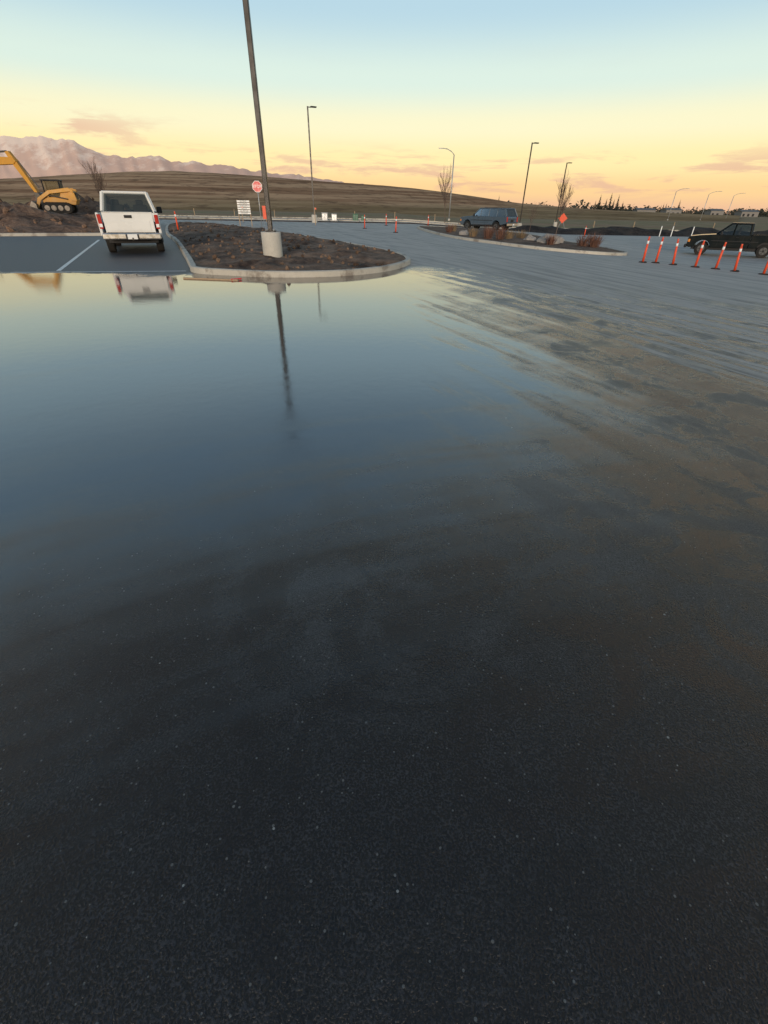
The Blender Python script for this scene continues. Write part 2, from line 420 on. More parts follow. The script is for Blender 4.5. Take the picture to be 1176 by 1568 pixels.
# left dirt bank behind the stall kerb
cl=[(-46,15.4),(-30,22.5),(-20,27.0),(-14.6,29.4)]
kerb('stall_kerb',catmull(cl,False,6),False,0.17,0.14,1)
bank=[(-46,15.5),(-30,22.6),(-20,27.12),(-14.7,29.5),(-17.5,37),(-21.5,47),(-26,56),(-60,62),(-70,40)]
PILES=((-22.6,33.2,1.7,.8),(-25.6,34.6,2.0,.95),(-19.3,36.5,1.8,1.0),(-30.5,36,2.6,.9),(-20.8,44,2.4,1.5),(-28.5,46.5,2.6,1.9),(-33,40,2.5,.9),(-24.5,47,2.2,1.6))
def bankh(x,y):
    d=dist_poly((x,y),bank); k=min(d/7,1)
    pile=sum(h*math.exp(-((x-a)**2+(y-b_)**2)/(r*r)) for a,b_,r,h in PILES)
    return 0.09+0.62*k*k*(3-2*k)+min(d/1.0,1)*(0.20*fb(x,y,.6)+0.12*fb(x,y,2.2)+pile*(.7+.5*fb(x,y,1.5)))
fill('dirt_bank',bank,0.5,bankh,M['bank'])
# dark topsoil berm right of the far lot
bp=catmull([(15,64),(24,63),(40,63),(58,63.5),(62,67),(50,69.3),(30,69.5),(16,69)],True,4)
fill('soil_berm',bp,0.8,lambda x,y:g(x)-0.03+min(dist_poly((x,y),bp)/2.5,1)*(0.62+0.4*fb(x,y,.35)),M['black'])

# painted markings (thin sheets 5 mm above the asphalt)
def stripe(name,a,b_,w=0.11):
    a=Vector(a);b_=Vector(b_);d=(b_-a);nrm=Vector((-d.y,d.x)).normalized()*w/2
    k=8;vs=[];fs=[]
    ts=[i/k for i in range(k+1)]
    for kx in (2.5,20.5):
        if (a.x-kx)*(b_.x-kx)<0: ts.append((kx-a.x)/(b_.x-a.x))
    ts.sort()
    for tt in ts:
        p=a+d*tt
        for s in (-1,1):
            q=p+nrm*s; vs.append((q.x,q.y,g(q.x)+0.005))
    fs=[(2*i,2*i+1,2*i+3,2*i+2) for i in range(len(ts)-1)]
    return mobj(name,vs,fs,M['line'])
stripe('parking_line',(-8.7,13.25),(-14.2,25.5))
stripe('parking_line',(-9.6,12.75),(-5.5,13.7),0.1)
stripe('parking_line',(-13.2,11.2),(-18.7,23.4))
for i in range(7):
    bx,by=17.5+i*2.75*.914,37.5+i*2.75*.35
    stripe('parking_line',(bx,by),(bx-2.2,by+5.0))
stripe('parking_line',(16.5,30.5),(34,34.5),0.12)
stripe('parking_line',(-46,76),(140,76),0.12)

# ------------------------------------------------------------------ light poles
def lot_light(x,y,h,head_dir,zb=None,base_h=0.76):
    z=g(x) if zb is None else zb
    e=empty('light_pole',(x,y,z))
    cyl('concrete_base',(0,0,-0.1),(0,0,base_h),0.305,0.30,M['conc'],e,28,0.02)
    box('base_plate',(0,0,base_h+0.02),(0.3,0.3,0.035),M['pole'],e,0.005)
    box('shaft',(0,0,(base_h+h)/2),(0.135,0.135,h-base_h),M['pole'],e,0.014)
    for sx in(-1,1):
        for sy in (-1,1): cyl('anchor_bolt',(sx*.11,sy*.11,base_h),(sx*.11,sy*.11,base_h+.09),.014,.014,M['galv'],e,8)
    dx,dy=head_dir
    R=Matrix.Rotation(math.atan2(dy,dx),3,'Z')
    box('arm',R@Vector((0.2,0,h-0.06)),(0.3,0.07,0.07),M['pole'],e,0.01,R)
    box('lamp_head',R@Vector((0.6,0,h-0.02)),(0.62,0.34,0.1),M['pole'],e,0.03,R)
    return e
lot_light(-3.66,16.3,9.6,(0.9,0.4),0.12,0.72)
lot_light(-8.45,60.4,9.9,(0.9,0.4),0.0)
lot_light(17.15,70.0,8.95,(0.9,0.4))
lot_light(28.2,90.5,8.7,(0.9,0.4))

def cobra(x,y,h,dx,L):
    z=g(x); e=empty('street_lamp',(x,y,z))
    cyl('mast',(0,0,0),(0,0,h-0.6),0.14,0.09,M['galv'],e,12)
    p=[Vector((0,0,h-0.6)),Vector((dx*L*.25,0,h-0.1)),Vector((dx*L*.6,0,h+0.25)),Vector((dx*L,0,h+0.35))]
    for i in range(3): cyl('arm_%d'%i,p[i],p[i+1],0.07,0.055,M['galv'],e,8)
    box('lamp_head',p[3]+Vector((dx*.35,0,-.02)),(0.8,0.3,0.13),M['galv'],e,0.04)
    cyl('foot',(0,0,-.1),(0,0,.3),.25,.22,M['conc'],e,12)
cobra(12.3,110,11.2,-1,2.3)
cobra(103.7,200,9.3,1,3.6)
cobra(121.6,210,9.0,1,3.8)
cobra(150,240,9.5,1,3.8)

# ------------------------------------------------------------------ delineators
def delineator(x,y,h=0.95,lean=(0,0),big=True,z=None):
    e=empty('traffic_delineator',(x,y,g(x) if z is None else z),random.uniform(0,3)); e.rotation_euler=(lean[0],lean[1],0)
    cyl('rubber_base',(0,0,0),(0,0,0.045),0.2,0.16,M['rubber'],e,8,0.01)
    cyl('tube',(0,0,0.04),(0,0,h-0.1),0.05,0.042,M['orange'],e,14)
    cyl('band_upper',(0,0,h*.72),(0,0,h*.72+0.12),0.0475,0.046,M['refl'],e,14)
    cyl('handle',(0,0,h-0.1),(0,0,h),0.03,0.038,M['orange'],e,12,0.008)
DL=[(11.7,23.6,-.03),(12.45,23.9,.0),(13.0,23.4,-.12),(13.75,22.9,.0),(14.5,22.6,.02),(14.9,21.9,-.12),(15.75,21.3,-.02)]
for (x,y,l) in DL: delineator(x,y,1.03,(0,l))
delineator(-2.1,45.8,1.0); delineator(0.5,39.0,1.0,(0,0.03)); delineator(-13.2,33.0,1.0,z=0.15)
delineator(-0.3,55.0,1.0); delineator(21.5,58,1.0); delineator(4.4,60,1.0)

# ------------------------------------------------------------------ vehicles
def arch(yc,r,z0,n=9):
    out=[]
    for i in range(n+1):
        a=math.pi-math.pi*i/n
        out.append((yc+r*math.cos(a),max(z0,0.40+r*math.sin(a)*1.0)))
    return out
def wheel(parent,x,y,rim,r=0.38,w=0.25):
    s=1 if x>0 else -1
    cyl('tyre',(x-s*w/2,y,r),(x+s*w/2,y,r),r,r,M['rubber'],parent,28,0.035)
    cyl('rim',(x+s*(w/2-0.03),y,r),(x+s*(w/2+0.006),y,r),r*0.6,r*0.56,rim,parent,20,0.012)
    cyl('hub',(x+s*w/2,y,r),(x+s*(w/2+0.03),y,r),r*0.2,r*0.17,M['blackp'],parent,12,0.005)
    for k in range(5):
        a=k*2*math.pi/5
        box('rim_slot_%d'%k,(x+s*(w/2+0.008),y+math.cos(a)*r*.38,r+math.sin(a)*r*.38),(0.008,0.07,0.05),M['blackp'],parent,0.002)

def vehicle(name,loc,head,paint,kind='pickup',s=1.0,bumper='chrome',L_bed=2.1,roof=1.87,rim='rim'):
    rz=math.atan2(head[1],head[0])-math.pi/2
    e=empty(name,loc,rz,s)
    W=0.97; belt=1.22
    fr=1.95; rr=-1.55; yb=-2.75; ycab=-0.62
    low=[(ycab if kind=='pickup' else yb+.06,0.5 if kind=='pickup' else .62)]
    if kind!='pickup': low+= arch(rr,0.48,0.5)
    low+= arch(fr,0.48,0.46)
    body=low+[(2.72,0.42),(2.86,0.52),(2.88,0.98),(2.78,1.07),(2.2,1.15),(1.42,belt-0.01),(1.3,belt)]
    body+=[(ycab,belt)] if kind=='pickup' else [(yb+.03,belt),(yb,1.1),(yb,.7)]
    prism('body',body,-W,W,paint,e,0.035)
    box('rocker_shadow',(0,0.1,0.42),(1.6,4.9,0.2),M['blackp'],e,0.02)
    box('sill_seam',(0,0.35,0.68),(2*W+.012,2.0,0.012),M['blackp'],e,0.002)
    yR=ycab if kind=='pickup' else yb
    if kind=='pickup':
        side=[(yb,0.56)]+arch(rr,0.48,0.52)+[(ycab-0.03,0.5),(ycab-0.03,belt+0.02),(yb,belt+0.02)]
        for sx in (-1,1):
            a,b_=(W-0.09,W) if sx>0 else (-W,-W+0.09)
            prism('bed_side',side,a,b_,paint,e,0.025)
            box('bed_rail_cap',(sx*(W-.05),(yb+ycab)/2,belt+0.035),(0.1,ycab-yb-0.06,0.025),M['blackp'],e,0.008)
            box('wheel_house',(sx*(W-.2),rr,0.72),(0.24,0.98,0.44),M['blackp'],e,0.08)
        box('bed_floor',(0,(yb+ycab)/2,0.66),(1.74,ycab-yb-.06,0.05),M['blackp'],e,0.005)
        box('bed_front_wall',(0,ycab-0.08,0.93),(1.76,0.05,0.55),paint,e,0.01)
        box('tailgate',(0,yb+0.005,0.93),(1.56,0.07,0.62),paint,e,0.02)
        box('tailgate_recess',(0,yb-0.036,0.86),(1.3,0.012,0.30),paint,e,0.006)
        box('tailgate_handle',(0,yb-0.04,1.13),(0.24,0.02,0.085),M['blackp'],e,0.008)
        box('tailgate_top_cap',(0,yb+0.0,1.252),(1.56,0.085,0.022),paint,e,0.006)
        for sx in (-1,1):
            box('tail_lamp',(sx*(W-0.085),yb-0.012,0.98),(0.12,0.06,0.42),M['red'],e,0.02)
            box('reverse_lens',(sx*(W-0.085),yb-0.038,0.87),(0.10,0.02,0.1),M['refl'],e,0.006)
    else:
        box('hatch_seam',(0,yb-0.004,0.98),(1.5,0.012,0.02),M['blackp'],e,0.002)
        box('plate_recess',(0,yb-0.008,0.86),(0.5,0.02,0.2),M['blackp'],e,0.01)
        for sx in (-1,1):
            box('tail_lamp',(sx*(W-0.09),yb-0.006,0.98),(0.15,0.06,0.42),M['red'],e,0.02)
    bm_=M['chrome'] if bumper=='chrome' else (M['blackp'] if bumper=='black' else M['tan'])
    zb=0.56
    box('rear_bumper',(0,yb-0.12,zb),(1.84,0.17,0.2),bm_,e,0.04)
    box('bumper_step_pad',(0,yb-0.12,zb+0.105),(1.5,0.15,0.012),M['blackp'],e,0.004)
    box('bumper_notch',(0,yb-0.2,zb-.02),(0.42,0.03,0.16),M['blackp'],e,0.01)
    box('licence_plate',(0,yb-0.222,zb-.01),(0.31,0.01,0.15),M['signwhite'],e,0.004)
    cyl('tow_ball',(0,yb-0.22,zb-.12),(0,yb-0.22,zb-.04),0.03,0.03,M['steel'],e,10)
    box('front_bumper',(0,2.92,0.5),(1.86,0.16,0.2),bm_,e,0.05)
    box('grille',(0,2.885,0.83),(1.1,0.04,0.24),M['blackp'],e,0.02)
    for sx in (-1,1):
        box('head_lamp',(sx*.76,2.87,0.84),(0.32,0.06,0.2),M['refl'],e,0.03)
        box('corner_lamp',(sx*.945,2.78,0.82),(0.06,0.14,0.18),M['amber'],e,0.02)
    z0,z1=belt-0.01,roof-0.03
    bw,rw=0.90,0.73
    yF0,yF1=1.32,0.62
    yB0,yB1=(ycab+0.03,ycab+0.13) if kind=='pickup' else (yb+0.05,yb+0.38)
    box('roof',(0,(yF1+yB1)/2,roof-0.02),(2*rw+.06,yF1-yB1+.08,0.055),paint,e,0.025)
    for sx in (-1,1):
        strut('pillar_a',(sx*bw,yF0,z0),(sx*rw,yF1,z1),0.045,paint,e)
        strut('pillar_rear',(sx*bw,yB0,z0),(sx*rw,yB1,z1),0.07,paint,e)
        mids=[0.38] if kind=='pickup' else [0.42,-0.55,-1.5]
        for ym in mids: strut('pillar_b',(sx*(bw+.0),ym,z0),(sx*rw,ym,z1),0.045,paint,e)
        strut('roof_rail',(sx*rw,yB1,z1-.01),(sx*rw,yF1,z1-.01),0.05,paint,e)
        quad('side_glass',[(sx*(bw-.01),yB0,z0),(sx*(bw-.01),yF0,z0),(sx*(rw-.01),yF1,z1),(sx*(rw-.01),yB1,z1)],M['glass'],e)
        box('door_mirror',(sx*(W+0.13),1.05,1.3),(0.2,0.1,0.22),M['blackp'],e,0.03)
        strut('mirror_arm',(sx*(W-.02),1.08,1.22),(sx*(W+.08),1.05,1.27),0.02,M['blackp'],e)
        box('door_handle',(sx*(W+.008),0.1 if kind=='pickup' else .55,1.08),(0.02,0.15,0.035),M['blackp'],e,0.006)
        box('door_seam',(sx*(W+.001),-0.25,0.85),(0.008,0.012,0.66),M['blackp'],e,0.001)
        box('door_seam_front',(sx*(W+.001),1.12,0.85),(0.008,0.012,0.66),M['blackp'],e,0.001)
        box('side_trim',(sx*(W+.006),0.2,0.86),(0.02,2.6,0.05),M['blackp'],e,0.006)
        if kind!='pickup': box('roof_rack_rail',(sx*.6,-0.9,roof+.05),(0.035,2.3,0.03),M['blackp'],e,0.01)
    strut('header_rear',(-rw,yB1,z1-.02),(rw,yB1,z1-.02),0.045,paint,e)
    strut('header_front',(-rw,yF1,z1-.02),(rw,yF1,z1-.02),0.045,paint,e)
    quad('windshield',[(-bw,yF0-.01,z0),(bw,yF0-.01,z0),(rw,yF1-.01,z1),(-rw,yF1-.01,z1)],M['glass'],e)
    quad('rear_glass',[(-bw,yB0-.02,z0),(bw,yB0-.02,z0),(rw,yB1-.02,z1),(-rw,yB1-.02,z1)],M['glass'],e)
    box('window_sill',(0,(yR+1.3)/2+.02,belt+0.004),(1.72,1.3-yR-.1,0.02),M['interior'],e,0.004)
    for sx in (-1,1):
        box('seat_back',(sx*.42,0.1,1.22),(0.5,0.14,0.5),M['interior'],e,0.05)
        box('headrest',(sx*.42,0.08,1.54),(0.26,0.1,0.17),M['interior'],e,0.04)
        if kind!='pickup':
            box('rear_seat_back',(sx*.42,-0.9,1.22),(0.5,0.14,0.46),M['interior'],e,0.05)
    box('dashboard',(0,1.1,1.23),(1.6,0.35,0.1),M['interior'],e,0.04)
    for x in (-0.82,0.82):
        wheel(e,x,fr,M[rim]); wheel(e,x,rr,M[rim])
    cyl('axle',(-0.8,rr,.38),(0.8,rr,.38),.06,.06,M['steel'],e,10)
    box('exhaust_frame',(0,-1.6,0.46),(0.9,2.0,0.12),M['blackp'],e,0.02)
    return e
dv=Vector((-0.407,0.914))
c=Vector((-8.92,18.2))+dv*2.85
vehicle('pickup_truck',(c.x,c.y,0.0),dv,M['white'],'pickup',1.0)
vehicle('suv',(10.9,58.6,g(10.9)),Vector((-0.70,0.71)),M['blue'],'suv',1.08,'tan',roof=1.88,rim='dimrim')
vehicle('pickup_truck',(22.9,34.5,g(23)),Vector((-0.84,0.54)),M['dgreen'],'pickup',0.98,'black',rim='dimrim')

# ------------------------------------------------------------------ machines
def track(parent,name,x,w,L,r,z0=0):
    n=9;poly=[]
    for i in range(n+1):
        a=math.pi/2+math.pi*i/n; poly.append((-L/2+r+r*math.cos(a),z0+r+r*math.sin(a)))
    for i in range(n+1):
        a=-math.pi/2+math.pi*i/n; poly.append((L/2-r+r*math.cos(a),z0+r+r*math.sin(a)))
    prism(name,poly,x-w/2,x+w/2,M['rubber'],parent,0.02)
    k=int(2*L/0.16)
    for i in range(k):
        y=-L/2+r+(L-2*r)*(i+.5)/(k/2)
        if i<k/2:
            box('track_lug_top_%d'%i,(x,y,z0+2*r+.012),(w,0.05,0.03),M['blackp'],parent,0.005)
    for i in range(4): 
        y=-L/2+r+(L-2*r)*i/3
        for s in (-1,1): cyl('roller_%d'%i,(x+s*(w/2-.01),y,z0+r),(x+s*(w/2+.012),y,z0+r),r*.55,r*.5,M['steel'],parent,14)

e=empty('track_loader',(-25.3,41.4,0.80),rad(108),1.0)
for x in (-.72,.72): track(e,'track',x,0.4,2.0,0.34)
prism('chassis',[(-1.25,.55),(.85,.55),(.95,.8),(.6,1.0),(-.3,1.05),(-.5,1.5),(-1.3,1.4),(-1.4,.9)],-.5,.5,M['yellow'],e,0.04)
box('engine_grille',(0,-1.37,1.1),(0.7,0.05,.5),M['blackp'],e,0.01)
for sx in (-1,1):
    prism('lift_arm',[(-1.35,1.45),(-1.05,1.62),(.35,1.42),(1.15,.95),(1.45,.35),(1.3,.28),(.95,.82),(.25,1.22),(-1.1,1.38),(-1.3,1.3)],sx*.62-.07,sx*.62+.07,M['yellow'],e,0.015)
    prism('arm_tower',[(-1.4,.8),(-1.0,.8),(-.95,1.5),(-1.3,1.55)],sx*.56-.04,sx*.56+.04,M['yellow'],e,0.01)
    strut('lift_cylinder',(sx*.55,-.8,.9),(sx*.58,.55,1.15),.045,M['steel'],e)
    for yy in (-.45,.62): strut('cab_post',(sx*.44,yy,1.0),(sx*.42,yy-.03,2.02),.045,M['blackp'],e)
    quad('cab_side_glass',[(sx*.44,-.45,1.05),(sx*.44,.6,1.05),(sx*.42,.55,1.98),(sx*.42,-.47,1.98)],M['glass'],e)
box('cab_roof',(0,.06,2.05),(1.0,1.25,.09),M['blackp'],e,0.03)
box('cab_rear',(0,-.48,1.5),(.85,.04,.9),M['blackp'],e,0.01)
box('operator_seat',(0,-.1,1.3),(.45,.45,.5),M['interior'],e,.05)
prism('bucket',[(1.3,.05),(2.05,.02),(2.08,.07),(1.5,.14),(1.42,.5),(1.55,.72),(1.5,.76),(1.3,.55)],-.95,.95,M['steel'],e,0.01)
for sx in (-1,1): prism('bucket_cheek',[(1.3,.05),(2.05,.02),(1.55,.74),(1.3,.55)],sx*.96-.015,sx*.96+.015,M['steel'],e)

e=empty('excavator',(-33.0,42.2,0.75),rad(-97),1.0)
for x in (-1.05,1.05): track(e,'track',x,0.5,3.4,0.4)
box('car_body',(0,0,.65),(1.6,1.6,.35),M['steel'],e,.05)
cyl('slew_ring',(0,0,.8),(0,0,.95),.6,.6,M['blackp'],e,24)
prism('house',[(-1.9,1.0),(.9,.97),(.95,1.3),(.2,1.75),(-1.6,1.85),(-1.95,1.6)],-1.2,1.2,M['yellow'],e,0.06)
for sx in (0.45,1.15):
    for yy in (-.3,.85): strut('cab_post',(sx,yy,1.3),(sx,yy-.05,2.7),.05,M['blackp'],e)
box('cab_roof',(.8,.25,2.74),(.85,1.35,.09),M['yellow'],e,.03)
quad('cab_glass',[(1.17,-.3,1.35),(1.17,.85,1.35),(1.17,.8,2.68),(1.17,-.35,2.68)],M['glass'],e)
prism('boom',[(.6,1.35),(.9,1.2),(3.1,2.95),(5.35,3.02),(5.6,3.2),(5.4,3.42),(3.1,3.52),(2.6,3.3)],-.2,.2,M['yellow'],e,0.03)
prism('stick',[(4.9,3.75),(5.2,3.8),(5.55,3.25),(6.45,1.35),(6.3,1.2),(5.25,2.95)],-.14,.14,M['yellow'],e,0.02)
strut('boom_cylinder',(.28,1.1,1.2),(.28,2.9,2.8),.07,M['steel'],e)
strut('stick_cylinder',(0,3.1,3.7),(0,5.0,3.78),.06,M['steel'],e)
strut('bucket_cylinder',(0,5.65,3.2),(0,6.62,1.65),.05,M['steel'],e)
prism('bucket',[(6.35,1.35),(6.7,1.3),(6.95,.9),(6.75,.35),(6.3,.12),(5.95,.3),(6.1,.42),(6.4,.5)],-.4,.4,M['steel'],e,0.02)

# ------------------------------------------------------------------ signs
def textmesh(name,body,size,loc,rot,mat,parent):
    cu=bpy.data.curves.new(name,'FONT'); cu.body=body; cu.size=size; cu.align_x='CENTER'; cu.align_y='CENTER'; cu.extrude=0.002
    o=bpy.data.objects.new(name,cu); COL.objects.link(o)
    dg=bpy.context.evaluated_depsgraph_get(); me=bpy.data.meshes.new_from_object(o.evaluated_get(dg))
    bpy.data.objects.remove(o); me.materials.clear(); me.materials.append(mat)
    t=link(bpy.data.objects.new(name,me),parent); t.location=loc; t.rotation_euler=rot; return t
def ngon_disc(name,n,r,y0,y1,z,mat,parent,off=0):
    bm=bmesh.new(); A=[];B=[]
    for i in range(n):
        a=off+2*math.pi*i/n
        A.append(bm.verts.new((r*math.cos(a),y0,z+r*math.sin(a)))); B.append(bm.verts.new((r*math.cos(a),y1,z+r*math.sin(a))))
    bm.faces.new(A); bm.faces.new(B[::-1])
    for i in range(n): bm.faces.new((A[i],A[(i+1)%n],B[(i+1)%n],B[i]))
    return bmobj(name,bm,mat,parent)
e=empty('stop_sign',(-11.05,46,0.1),rad(8))
cyl('post',(0,0.03,-.2),(0,0.03,3.1),.03,.03,M['galv'],e,8)
ngon_disc('border',8,.42,-.012,0.0,2.72,M['signwhite'],e,math.pi/8)
ngon_disc('face',8,.385,-.018,-.0125,2.72,M['stopred'],e,math.pi/8)
textmesh('lettering','STOP',.3,(0,-.022,2.72),(rad(90),0,0),M['signwhite'],e)
e=empty('information_sign',(-12.45,46.2,0.1),rad(8))
for sx in (-.5,.5): box('post',(sx,.03,.85),(.06,.05,1.9),M['wood'],e,.005)
for i in range(6):
    box('slat_%d'%i,(0,-.01,.85+i*.17),(1.05,.03,.12),M['signwhite'],e,.005)
    textmesh('slat_text_%d'%i,['SITE ENTRY','ALL VISITORS','CHECK IN','HARD HATS','NO PARKING','DELIVERIES'][i],.11,(0,-.03,.85+i*.17),(rad(90),0,0),M['blackp'],e)
e=empty('construction_sign',(-10.7,46.2,0.08),rad(10))
box('panel',(0,0,.95),(.36,.03,.95),M['orange'],e,.01)
for sx in(-.15,.15): strut('leg',(sx,.02,0),(sx,.02,.6),.018,M['galv'],e)
e=empty('construction_sign',(24.6,76,g(25)+0.0),rad(-20))
ngon_disc('panel',4,.62,-.02,.01,1.45,M['orange'],e,0)
for sx in(-.4,.4): strut('leg',(sx*.3,.02,1.1),(sx*1.4,.1,0),.025,M['galv'],e)
for k,(x,y) in enumerate([(-13.9,60.3),(-15.9,58),(-7.2,52)]):
    e=empty('utility_marker_post',(x,y,0)); box('post',(0,0,.7),(.06,.04,1.5),M['wood'],e,.005); box('flag',(.08,0,1.35),(.16,.02,.14),M['orange'],e,.003)
def pedestal(x,y,s,mat,name):
    e=empty(name,(x,y,g(x)+.02)); box('cabinet',(0,0,.45*s),(.8*s,.6*s,.9*s),mat,e,.04); box('lid',(0,0,.93*s),(.86*s,.66*s,.07*s),mat,e,.02); box('pad',(0,0,.02),(1.1*s,.9*s,.12),M['conc'],e,.02); box('door_seam',(0,-.302*s,.45*s),(.012,.01,.8*s),M['blackp'],e,0)
pedestal(-4.3,68.6,.85,M['green'],'utility_cabinet'); pedestal(-3.3,68.8,.7,M['green'],'utility_cabinet')
pedestal(-8.2,68.3,.9,M['galv'],'utility_cabinet'); pedestal(-7.0,68.4,.8,M['galv'],'utility_cabinet')

for x,y in [(31.5,61.5),(33.0,61.8),(35.5,62)]:
    e=empty('white_marker_post',(x,y,g(x))); cyl('pipe',(0,0,0),(0,0,1.0),.05,.05,M['refl'],e,10,.01); cyl('cap',(0,0,1.0),(0,0,1.06),.07,.06,M['galv'],e,10)

e=empty('wood_lath_debris',(-4.3,12.1,0.015),rad(-8))
box('lath',(0,0,0.0),(1.4,.05,.03),M['wood'],e,.003)
box('lath_stub',(.62,.08,0.01),(.26,.045,.03),M['stopred'],e,.003,Matrix.Rotation(.9,3,'Z'))

# ------------------------------------------------------------------ plants
def bare_tree(name,loc,h,spread,seed,levels=4):
    rnd=random.Random(seed); vs=[];fs=[]
    def seg(p0,p1,r0,r1,n=5):
        d=(p1-p0); 
        if d.length<1e-4: return
        q=Vector((0,0,1)).rotation_difference(d.normalized()); b0=len(vs)
        for p,r in ((p0,r0),(p1,r1)):
            for i in range(n):
                a=2*math.pi*i/n; v=p+q@Vector((r*math.cos(a),r*math.sin(a),0)); vs.append(tuple(v))
        for i in range(n): fs.append((b0+i,b0+(i+1)%n,b0+n+(i+1)%n,b0+n+i))
    def branch(p,d,L,r,lv):
        k=4; 
        for i in range(k):
            d=(d+Vector((rnd.uniform(-.12,.12),rnd.uniform(-.12,.12),0.10 if lv else .02))).normalized()
            p2=p+d*(L/k); r2=r*(1-.19*1.0) if lv<levels else r*.7
            seg(p,p2,r,r2,5 if lv<2 else 3)
            p=p2;r=r2
            if lv<levels and (i>0 or lv>0):
                for _ in range(2 if lv else 5):
                    a=rnd.uniform(0,2*math.pi); s=Vector((math.cos(a),math.sin(a),0))
                    nd=(d*1.0+s*spread*rnd.uniform(.6,1.2)).normalized()
                    branch(p,nd,L*rnd.uniform(.38,.6),max(r*.55,.013),lv+1)
    branch(Vector((0,0,0)),Vector((0,0,1)),h*.75,h*.0115,0)
    mx=max(v[2] for v in vs); k=h/mx
    o=mobj(name,[(v[0]*k,v[1]*k,v[2]*k) for v in vs],fs,M['barkt']); o.location=loc; return o
bare_tree('bare_tree',(7.85,75,g(8)),6.9,.38,3,3)
bare_tree('bare_tree',(19.0,60,g(19)),6.2,.42,5,3)
bare_tree('bare_tree',(-26.4,50,.7),4.4,.5,8,3)
bare_tree('bare_tree',(16.6,62.5,g(16)),3.0,.5,11,2)

def tuft(name,loc,h,w,n,mat,seed,up=1.0):
    rnd=random.Random(seed);vs=[];fs=[]
    for i in range(n):
        a=rnd.uniform(0,6.283); r=rnd.uniform(0,.25*w); b0=Vector((r*math.cos(a),r*math.sin(a),0))
        a2=a+rnd.uniform(-.8,.8); L=h*rnd.uniform(.5,1.05); out=w*rnd.uniform(.1,.55)/up
        tip=b0+Vector((math.cos(a2)*out,math.sin(a2)*out,L)); mid=b0*.5+tip*.5+Vector((0,0,L*.12))
        s=Vector((-math.sin(a2),math.cos(a2),0))*rnd.uniform(.008,.02)
        k=len(vs); vs+= [tuple(b0-s),tuple(b0+s),tuple(mid+s*.8),tuple(mid-s*.8),tuple(tip)]
        fs+= [(k,k+1,k+2,k+3),(k+3,k+2,k+4)]
    o=mobj(name,vs,fs,mat); o.location=loc; return o
rs=random.Random(4)
def i2z(x,y): return g(x)+0.12
for (x,y,h,w,mt) in [(6.3,33.5,.7,1.0,'twig'),(7.0,33.0,.8,1.1,'twig'),(5.6,35.0,.6,.9,'drygrass'),(6.9,36.5,.75,1.0,'twig'),(8.1,35.5,.6,.9,'drygrass'),(4.6,40,.6,.9,'twig'),(5.2,43,.6,1.0,'drygrass'),(9.6,31,.6,.9,'twig'),
    (11.6,31.2,.75,1.2,'twig'),(12.3,31.6,.85,1.2,'twig'),(12.9,32.6,.7,1.0,'twig'),(9.3,37,.6,1.0,'drygrass'),(11.3,36,.5,1.0,'twig'),(7.6,40,.5,1.0,'twig')]:
    tuft('dry_shrub' if mt=='twig' else 'ornamental_grass',(x,y,i2z(x,y)),h,w,110,M[mt],rs.randint(0,999))
def boulder(loc,s,seed):
    bm=bmesh.new(); bmesh.ops.create_icosphere(bm,subdivisions=3,radius=1)
    for v in bm.verts:
        n=mn.noise(v.co*1.1+Vector((seed,0,0)))*.45+mn.noise(v.co*3+Vector((seed,5,0)))*.15
        v.co=v.co*(1+n)
    bmesh.ops.scale(bm,vec=s,verts=bm.verts)
    o=bmobj('boulder',bm,M['rock']); o.location=loc; return o
boulder((9.75,32.0,g(9.7)+.3),(.62,.5,.38),1.3); boulder((10.6,33,g(10)+.25),(.4,.35,.28),4.1); boulder((8.9,33.2,g(9)+.25),(.35,.3,.25),7.7); boulder((5.3,37,g(5)+.2),(.35,.3,.22),9.7)

# loose clods on island
rnd=random.Random(2)
bm=bmesh.new()
for i in range(420):
    for _ in range(30):
        x=rnd.uniform(-15,.6); y=rnd.uniform(13,45)
        if inside((x,y),islin) and dist_poly((x,y),isl)>.25: break
    else: continue
    s=rnd.uniform(.02,.075)
    r=bmesh.ops.create_icosphere(bm,subdivisions=1,radius=s,matrix=Matrix.Translation((x,y,islh(x,y)+s*.3)))
    for v in r['verts']: v.co+=Vector((rnd.uniform(-1,1),rnd.uniform(-1,1),rnd.uniform(-1,.6)))*s*.35
bmobj('dirt_clods',bm,M['soil'])
bm=bmesh.new()
for i in range(500):
    for _ in range(30):
        x=rnd.uniform(-46,-15); y=rnd.uniform(17,48)
        if inside((x,y),bank) and dist_poly((x,y),bank)>.4: break
    else: continue
    s=rnd.uniform(.04,.2)
    r=bmesh.ops.create_icosphere(bm,subdivisions=1,radius=s,matrix=Matrix.Translation((x,y,bankh(x,y)+s*.2)))
    for v in r['verts']: v.co+=Vector((rnd.uniform(-1,1),rnd.uniform(-1,1),rnd.uniform(-1,.6)))*s*.35
bmobj('bank_clods',bm,M['bank'])

